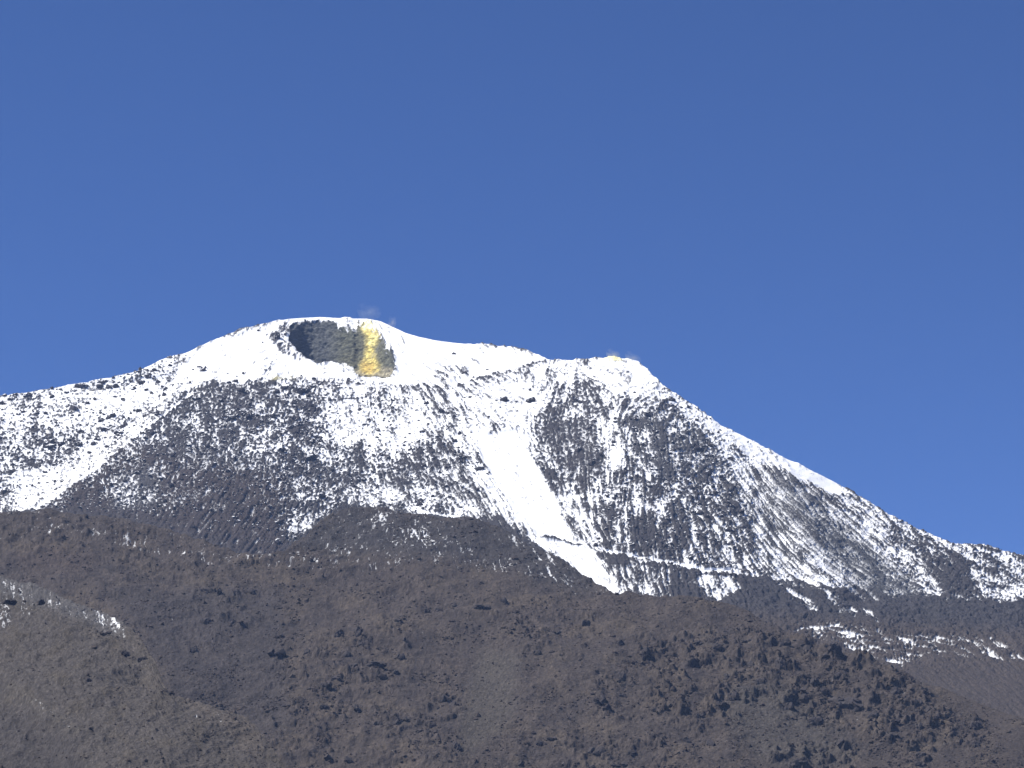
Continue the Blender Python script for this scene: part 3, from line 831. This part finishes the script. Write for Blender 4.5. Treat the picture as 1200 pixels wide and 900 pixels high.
ORD = ['leftmost', 'second', 'third', 'fourth', 'fifth', 'sixth', 'seventh', 'eighth', 'ninth', 'tenth', 'eleventh', 'twelfth', 'thirteenth', 'fourteenth']
count = 0
ROCKS = {'lava_hill': [], 'lava_ridge': [], 'mountain': []}
def put_rocks(sheet, snowy, where, group, rocks):
    global count
    rocks = sorted(rocks)
    ROCKS[sheet] += rocks
    n = len(rocks)
    big = max(range(n), key=lambda k: rocks[k][2] * rocks[k][3])
    for k, (u, v, w, h) in enumerate(rocks):
        p = on_terrain(sheet, u, v + h * 0.35)
        m_px = 2 * HALF / 1200 * p[1]
        crag = max(w, h) >= 9
        lib = (CRAGS_SNOW if snowy else CRAGS) if crag else (BOULDERS_SNOW if snowy else BOULDERS)
        me = lib[count % len(lib)]
        name = 'lava_crag' if crag else 'boulder'
        ob = bpy.data.objects.new(name, me)
        k_ = (1.0 if sheet == 'mountain' else 1.3) * (0.85 if w >= 14 else 1.0)
        W, H = w * m_px * k_, max(h, .62 * w) * m_px * k_ * 1.05
        ob.scale = (W, max(W, H) * 0.85, H)
        ob.location = (p[0], p[1], p[2] - 0.30 * H)
        ob.rotation_euler = (0, random.uniform(-.15, .15), random.uniform(-.7, .7) + (math.pi if count % 3 == 0 else 0))
        shape = 'tall' if h > 1.25 * w else ('long low' if w > 1.9 * h else ('broad' if w > 1.3 * h else 'squat'))
        what = ('lava crag' if crag else 'boulder')
        lead = 'snow-dusted ' if snowy else ''
        if n == 1:
            lab = f'{shape} {lead}{what} {where}'
        elif k == big:
            lab = f'largest {shape} {lead}{what} {where}'
        elif k == n - 1:
            lab = f'{shape} {lead}{what}, rightmost {where}'
        elif k == 0:
            lab = f'{shape} {lead}{what}, leftmost {where}'
        else:
            lab = f'{shape} {lead}{what}, {ORD[k]} from left {where}'
        if len(lab.split()) > 16:
            lab = lab.replace(f'{shape} ', '', 1)
        ob['label'] = lab; ob['category'] = 'rock'; ob['group'] = group
        scene.collection.objects.link(ob)
        count += 1

G_HILL = 'dark lava rocks on the brown hill'
put_rocks('lava_hill', 0, 'beneath the left end of the snow patch band', G_HILL, [(920, 755, 16, 14), (914, 781, 11, 20), (890, 803, 10, 9), (880, 780, 13, 11), (875, 750, 14, 9), (947, 758, 8, 8)])
put_rocks('lava_hill', 0, 'under the middle of the snow patch band', G_HILL, [(976, 767, 10, 15), (980, 791, 17, 13), (952, 804, 9, 10), (968, 808, 14, 15), (967, 775, 8, 5)])
put_rocks('lava_hill', 0, 'in the cluster halfway down the right shoulder', G_HILL, [(935, 811, 16, 10), (925, 829, 13, 11), (943, 820, 8, 8), (955, 843, 17, 13), (990, 822, 36, 17)])
put_rocks('lava_hill', 0, 'in the string of rocks on the far right slope', G_HILL, [(1050, 812, 18, 7), (1024, 845, 15, 13), (1048, 852, 18, 8), (1046, 863, 17, 8), (1075, 825, 9, 11), (1077, 836, 10, 9), (1087, 832, 7, 7), (1095, 847, 9, 13), (1078, 853, 8, 11)])
put_rocks('lava_hill', 0, 'of the three nearest the right edge', G_HILL, [(1142, 850, 12, 13), (1127, 850, 9, 9), (1143, 875, 8, 10)])
put_rocks('lava_hill', 0, 'along the bottom edge, right side', G_HILL, [(1080, 885, 15, 11), (1077, 897, 10, 9), (962, 875, 9, 8), (985, 873, 8, 8), (935, 895, 22, 10), (968, 896, 9, 8)])
put_rocks('lava_hill', 0, 'just below the tip of the snow tongue', G_HILL, [(688, 729, 8, 8), (652, 738, 10, 7), (680, 743, 9, 6), (618, 745, 9, 8), (630, 769, 10, 7), (727, 754, 7, 6)])
put_rocks('lava_hill', 0, 'below the flat brown hilltop, right of centre', G_HILL, [(757, 767, 9, 11), (817, 753, 12, 6), (845, 759, 18, 14), (855, 792, 10, 9), (860, 820, 16, 13), (846, 830, 15, 8), (820, 840, 14, 10), (822, 851, 9, 6)])
put_rocks('lava_hill', 0, 'in the cluster at the middle of the hill', G_HILL, [(728, 796, 11, 12), (702, 821, 13, 16), (711, 833, 8, 7), (728, 816, 9, 6), (767, 835, 10, 8), (786, 832, 11, 7), (740, 806, 6, 5)])
put_rocks('lava_hill', 0, 'along the bottom edge, centre', G_HILL, [(645, 867, 10, 8), (634, 874, 10, 9), (700, 877, 22, 14), (742, 880, 16, 8), (693, 896, 14, 9), (725, 896, 18, 9), (832, 871, 8, 8), (610, 896, 9, 8), (778, 873, 7, 6), (805, 870, 8, 6)])
put_rocks('lava_hill', 0, 'in the top row left of the snow tongue', G_HILL, [(500, 714, 8, 9), (535, 707, 9, 6), (563, 715, 18, 7), (591, 706, 7, 8), (466, 733, 14, 7), (512, 716, 10, 4)])
put_rocks('lava_hill', 0, 'in the scatter left of centre', G_HILL, [(420, 745, 15, 15), (426, 761, 11, 7), (396, 750, 8, 11), (361, 770, 12, 10), (326, 747, 9, 8), (325, 770, 20, 6), (407, 774, 8, 7), (415, 786, 7, 6), (440, 783, 18, 7), (464, 790, 7, 7), (392, 797, 14, 7), (383, 806, 12, 7), (470, 772, 9, 8)])
put_rocks('lava_hill', 0, 'in the scatter along the bottom, left of centre', G_HILL, [(417, 830, 9, 10), (379, 832, 10, 5), (520, 820, 10, 9), (531, 826, 7, 6), (443, 846, 13, 10), (466, 845, 13, 9), (477, 844, 10, 8), (492, 862, 9, 6), (508, 853, 7, 7), (375, 871, 9, 6), (536, 882, 11, 16), (385, 893, 7, 5), (407, 894, 7, 6), (335, 831, 9, 5)])
put_rocks('lava_hill', 0, 'on the slope right of the near ridge', G_HILL, [(242, 731, 8, 8), (272, 732, 12, 7), (225, 762, 9, 9), (241, 691, 9, 9), (258, 692, 6, 13), (298, 692, 8, 10), (257, 826, 8, 6)])
G_NEAR = 'rocks on the near ridge'
put_rocks('lava_ridge', 0, 'on the near ridge at lower left', G_NEAR, [(123, 746, 13, 8), (148, 768, 12, 8), (166, 777, 10, 7), (197, 822, 11, 5), (105, 817, 6, 5), (10, 704, 14, 9), (47, 705, 8, 7)])
G_SNOW = 'boulders in the snow'
put_rocks('mountain', 1, 'on the skyline of the left shoulder', G_SNOW, [(33, 462, 14, 8), (97, 451, 20, 11), (118, 451, 8, 6), (137, 453, 7, 6), (166, 448, 10, 9), (200, 419, 8, 5), (182, 434, 7, 6), (238, 432, 8, 6), (194, 455, 7, 6), (172, 441, 6, 5)])
put_rocks('mountain', 1, 'in the snow bowl below the left shoulder', G_SNOW, [(120, 491, 11, 6), (123, 503, 10, 8), (110, 518, 10, 8), (90, 519, 16, 10), (72, 520, 9, 7), (162, 481, 6, 6), (185, 484, 8, 9), (55, 522, 8, 8), (70, 535, 9, 7), (137, 507, 8, 6)])
put_rocks('mountain', 1, 'on the rocky face below the crater', G_SNOW, [(230, 467, 13, 9), (354, 458, 13, 12), (368, 452, 11, 8), (315, 487, 10, 7), (340, 499, 11, 9), (330, 527, 14, 9), (285, 483, 9, 9), (292, 490, 9, 8), (275, 447, 9, 6), (262, 490, 8, 10), (375, 516, 8, 8), (347, 470, 8, 6)])
put_rocks('mountain', 1, 'in the snow beside the top of the snow tongue', G_SNOW, [(545, 437, 12, 7), (590, 468, 8, 8), (543, 536, 12, 9), (562, 549, 14, 9)])
put_rocks('mountain', 1, 'on the right buttress', G_SNOW, [(622, 468, 13, 7), (675, 468, 14, 9), (677, 526, 9, 13), (820, 526, 20, 9), (787, 468, 12, 8), (833, 534, 10, 8)])
put_rocks('mountain', 1, 'on the snowy left rim of the crater', G_SNOW, [(326, 392, 9, 18)])

# ----------------------------------------------------------------- rubble too small to pick apart
def rubble(name, label, sheet, n, size, density, mat, seed, near=None):
    rng = np.random.RandomState(seed)
    cols_, rv, P = sheets[sheet]
    N = normals(P)
    ico_v = np.array([(0, -.526, .851), (0, .526, .851), (0, -.526, -.851), (0, .526, -.851), (.851, 0, .526), (-.851, 0, .526), (.851, 0, -.526),
                      (-.851, 0, -.526), (.526, .851, 0), (-.526, .851, 0), (.526, -.851, 0), (-.526, -.851, 0)])
    ico_f = np.array([(0, 4, 1), (0, 1, 5), (0, 5, 11), (0, 11, 10), (0, 10, 4), (1, 4, 8), (4, 10, 6), (10, 11, 2), (11, 5, 7), (5, 1, 9),
                      (1, 8, 9), (4, 6, 8), (10, 2, 6), (11, 7, 2), (5, 9, 7), (3, 8, 6), (3, 6, 2), (3, 2, 7), (3, 7, 9), (3, 9, 8)])
    jc = np.where((cols_ > -30) & (cols_ < 1230))[0]
    m = n * 8
    j = jc[rng.randint(0, len(jc), m)]; i = rng.randint(2, rv.shape[0] - 2, m)
    uu, vv = cols_[j], rv[i, j]
    w = sample(density, uu, vv)
    pick = np.where(rng.rand(m) < w)[0][:n]
    i, j = i[pick], j[pick]
    if near is not None:
        ei, ej = [], []
        for u0, v0, spread, cnt in near:
            for _ in range(cnt):
                du, dv = rng.normal(size=2) * [spread * 1.3, spread]
                jj_ = int(np.argmin(np.abs(cols_ - u0 - du))); ii_ = int(np.argmin(np.abs(rv[:, jj_] - v0 - dv)))
                if 1 < ii_ < rv.shape[0] - 1:
                    ei.append(ii_); ej.append(jj_)
        i = np.concatenate([i, ei]).astype(int); j = np.concatenate([j, ej]).astype(int)
    k = len(i)
    p = P[i, j]
    mpp = 2 * HALF / 1200 * p[:, 1]
    r = mpp * size * np.exp(0.45 * rng.normal(size=k))
    jit = 1 + 0.25 * rng.normal(size=(k, 12, 3))
    ang = rng.rand(k) * 6.28
    v = ico_v[None] * jit
    x = v[..., 0] * np.cos(ang)[:, None] - v[..., 1] * np.sin(ang)[:, None]
    y = v[..., 0] * np.sin(ang)[:, None] + v[..., 1] * np.cos(ang)[:, None]
    v = np.stack([x * rng.uniform(.8, 1.4, (k, 1)), y, v[..., 2] * rng.uniform(.7, 1.2, (k, 1))], -1) * r[:, None, None] + p[:, None, :] + np.array([0, 0, .15]) * r[:, None, None]
    f = (ico_f[None] + 12 * np.arange(k)[:, None, None]).reshape(-1, 3)
    me = bpy.data.meshes.new(name)
    me.from_pydata(v.reshape(-1, 3), [], f.tolist())
    me.materials.append(mat)
    ob = bpy.data.objects.new(name, me); ob['kind'] = 'stuff'; ob['label'] = label
    scene.collection.objects.link(ob)

hill_clumps = sstep(-0.15, 0.5, fbm(UU / 45, VV / 28, 700, 3)) * (1 - .85 * smooth_talus) * (0.5 + 0.5 * sstep(640, 760, VV))
rubble('lava_rubble', 'small dark lava rubble strewn over the brown hill', 'lava_hill', 14000, 0.85, hill_clumps * .9 + .1, M_RUBBLE, 710,
       [(u_, v_, max(w_, h_) * 0.7, int(4 + w_ * h_ / 14)) for u_, v_, w_, h_ in ROCKS['lava_hill']])
rubble('ridge_rubble', 'small lava rubble strewn over the near ridge', 'lava_ridge', 900, 0.75, hill_clumps * 0 + .3, M_RUBBLE, 720,
       [(u_, v_, max(w_, h_) * 0.7, 8) for u_, v_, w_, h_ in ROCKS['lava_ridge']])
rock_zone = np.clip(poly_mask([(-20, 460), (220, 405), (235, 450), (150, 520), (20, 600), (-30, 600)], 8) * .45 + poly_mask([(225, 455), (380, 450), (400, 560), (340, 640), (140, 600), (60, 598)], 8) * .7
                    + poly_mask([(690, 460), (840, 480), (880, 640), (840, 690), (700, 640)], 8) * .5 + poly_mask([(400, 460), (600, 470), (560, 600), (400, 590)], 8) * .35, 0, 1) * (1 - poly_mask(TONGUE, 2))
rubble('snowfield_rubble', 'small boulders poking out of the patchy snow', 'mountain', 3200, 1.25, rock_zone * np.clip(1.6 - 1.2 * cover, .12, 1), M_LAVA_SNOW, 730,
       [(u_, v_, max(w_, h_) * 0.7, 7) for u_, v_, w_, h_ in ROCKS['mountain']])

# ----------------------------------------------------------------- steam of the fumaroles
def steam_mat(name, col, dens):
    m = bpy.data.materials.new(name); m.use_nodes = True
    nt = m.node_tree
    for n in list(nt.nodes):
        nt.nodes.remove(n)
    out = nt.nodes.new('ShaderNodeOutputMaterial'); vol = nt.nodes.new('ShaderNodeVolumePrincipled')
    vol.inputs['Color'].default_value = col
    tc = nt.nodes.new('ShaderNodeTexCoord')
    nz = noise_node(nt, tc.outputs['Object'], 1.7, 4)
    ln_ = nt.nodes.new('ShaderNodeVectorMath'); ln_.operation = 'LENGTH'
    nt.links.new(tc.outputs['Object'], ln_.inputs[0])
    edge = mathn(nt, 'SUBTRACT', 1.0, ln_.outputs['Value'], clamp=True)
    dn = mathn(nt, 'MULTIPLY', edge, mathn(nt, 'MULTIPLY', mathn(nt, 'SUBTRACT', nz, 0.42, clamp=True), dens * 8))
    nt.links.new(dn, vol.inputs['Density'])
    nt.links.new(vol.outputs[0], out.inputs['Volume'])
    return m

def steam(u, v, w, h, tilt, col, dens, label, front=4):
    import bmesh
    p = on_terrain('mountain', u, max(v, float(np.interp(u, sheets['mountain'][0], sheets['mountain'][1][-1]))))
    x, y, z = at(u, v, p[1] - front)
    k = 2 * HALF / 1200 * y
    bm = bmesh.new(); bmesh.ops.create_icosphere(bm, subdivisions=3, radius=1.0)
    for q in bm.verts:
        q.co.x *= 0.75 + 0.3 * q.co.z
    me = bpy.data.meshes.new('steam_plume'); bm.to_mesh(me); bm.free()
    me.materials.append(steam_mat('fumarole_steam', col, dens))
    ob = bpy.data.objects.new('steam_plume', me)
    ob.location = (x, y, z); ob.scale = (w / 2 * k, max(w, 8) / 2 * k, h / 2 * k); ob.rotation_euler = (0, tilt, 0)
    ob['label'] = label; ob['category'] = 'steam'; ob['group'] = 'steam plumes of the fumaroles'
    scene.collection.objects.link(ob)

WHITE, YELLOWISH = (0.98, 0.98, 0.95, 1), (1.0, 0.995, 0.86, 1)
steam(432, 367, 40, 26, .2, YELLOWISH, 0.005, 'faint steam haze above the crater rim over the yellow streak')
steam(459, 380, 14, 24, .15, WHITE, 0.028, 'small white wisp of steam on the rim right of the crater')
steam(718, 417, 24, 17, .4, YELLOWISH, 0.032, 'yellowish steam puff on top of the right buttress')
steam(741, 420, 28, 15, .5, YELLOWISH, 0.016, 'thin grey steam at the right end of the buttress top')
steam(449, 402, 9, 58, .62, WHITE, 0.05, 'slanting pale wisp of steam across the yellow streak', 16)

# ----------------------------------------------------------------- haze
lo, hi = 0.0, 0.0
for ob in scene.objects:
    if ob.type == 'MESH':
        if len(ob.data.vertices) > 2000:
            c = np.empty(len(ob.data.vertices) * 3, np.float32); ob.data.vertices.foreach_get('co', c)
            lo = min(lo, c[2::3].min()); hi = max(hi, c[2::3].max())
        else:
            hi = max(hi, ob.location.z + ob.scale[2] * 1.3)
b, t, r = float(lo) - 1.0, float(hi) + 15.0, 25500.0
V = np.array([(-r, -r, b), (r, -r, b), (r, r, b), (-r, r, b), (-r, -r, t), (r, -r, t), (r, r, t), (-r, r, t)])
Fh = np.array([(0, 3, 2, 1), (4, 5, 6, 7), (0, 1, 5, 4), (1, 2, 6, 5), (2, 3, 7, 6), (3, 0, 4, 7)])
hm = bpy.data.materials.new('thin_blue_air'); hm.use_nodes = True
for n in list(hm.node_tree.nodes):
    hm.node_tree.nodes.remove(n)
ho = hm.node_tree.nodes.new('ShaderNodeOutputMaterial'); hv = hm.node_tree.nodes.new('ShaderNodeVolumePrincipled')
hv.inputs['Color'].default_value = (0.42, 0.60, 1.0, 1); hv.inputs['Density'].default_value = 2.0e-5
hm.node_tree.links.new(hv.outputs[0], ho.inputs['Volume'])
haze = mesh_from('haze', V, Fh, hm, smooth=False)
haze['kind'] = 'stuff'; haze['label'] = 'thin blue air between the camera and the mountain'
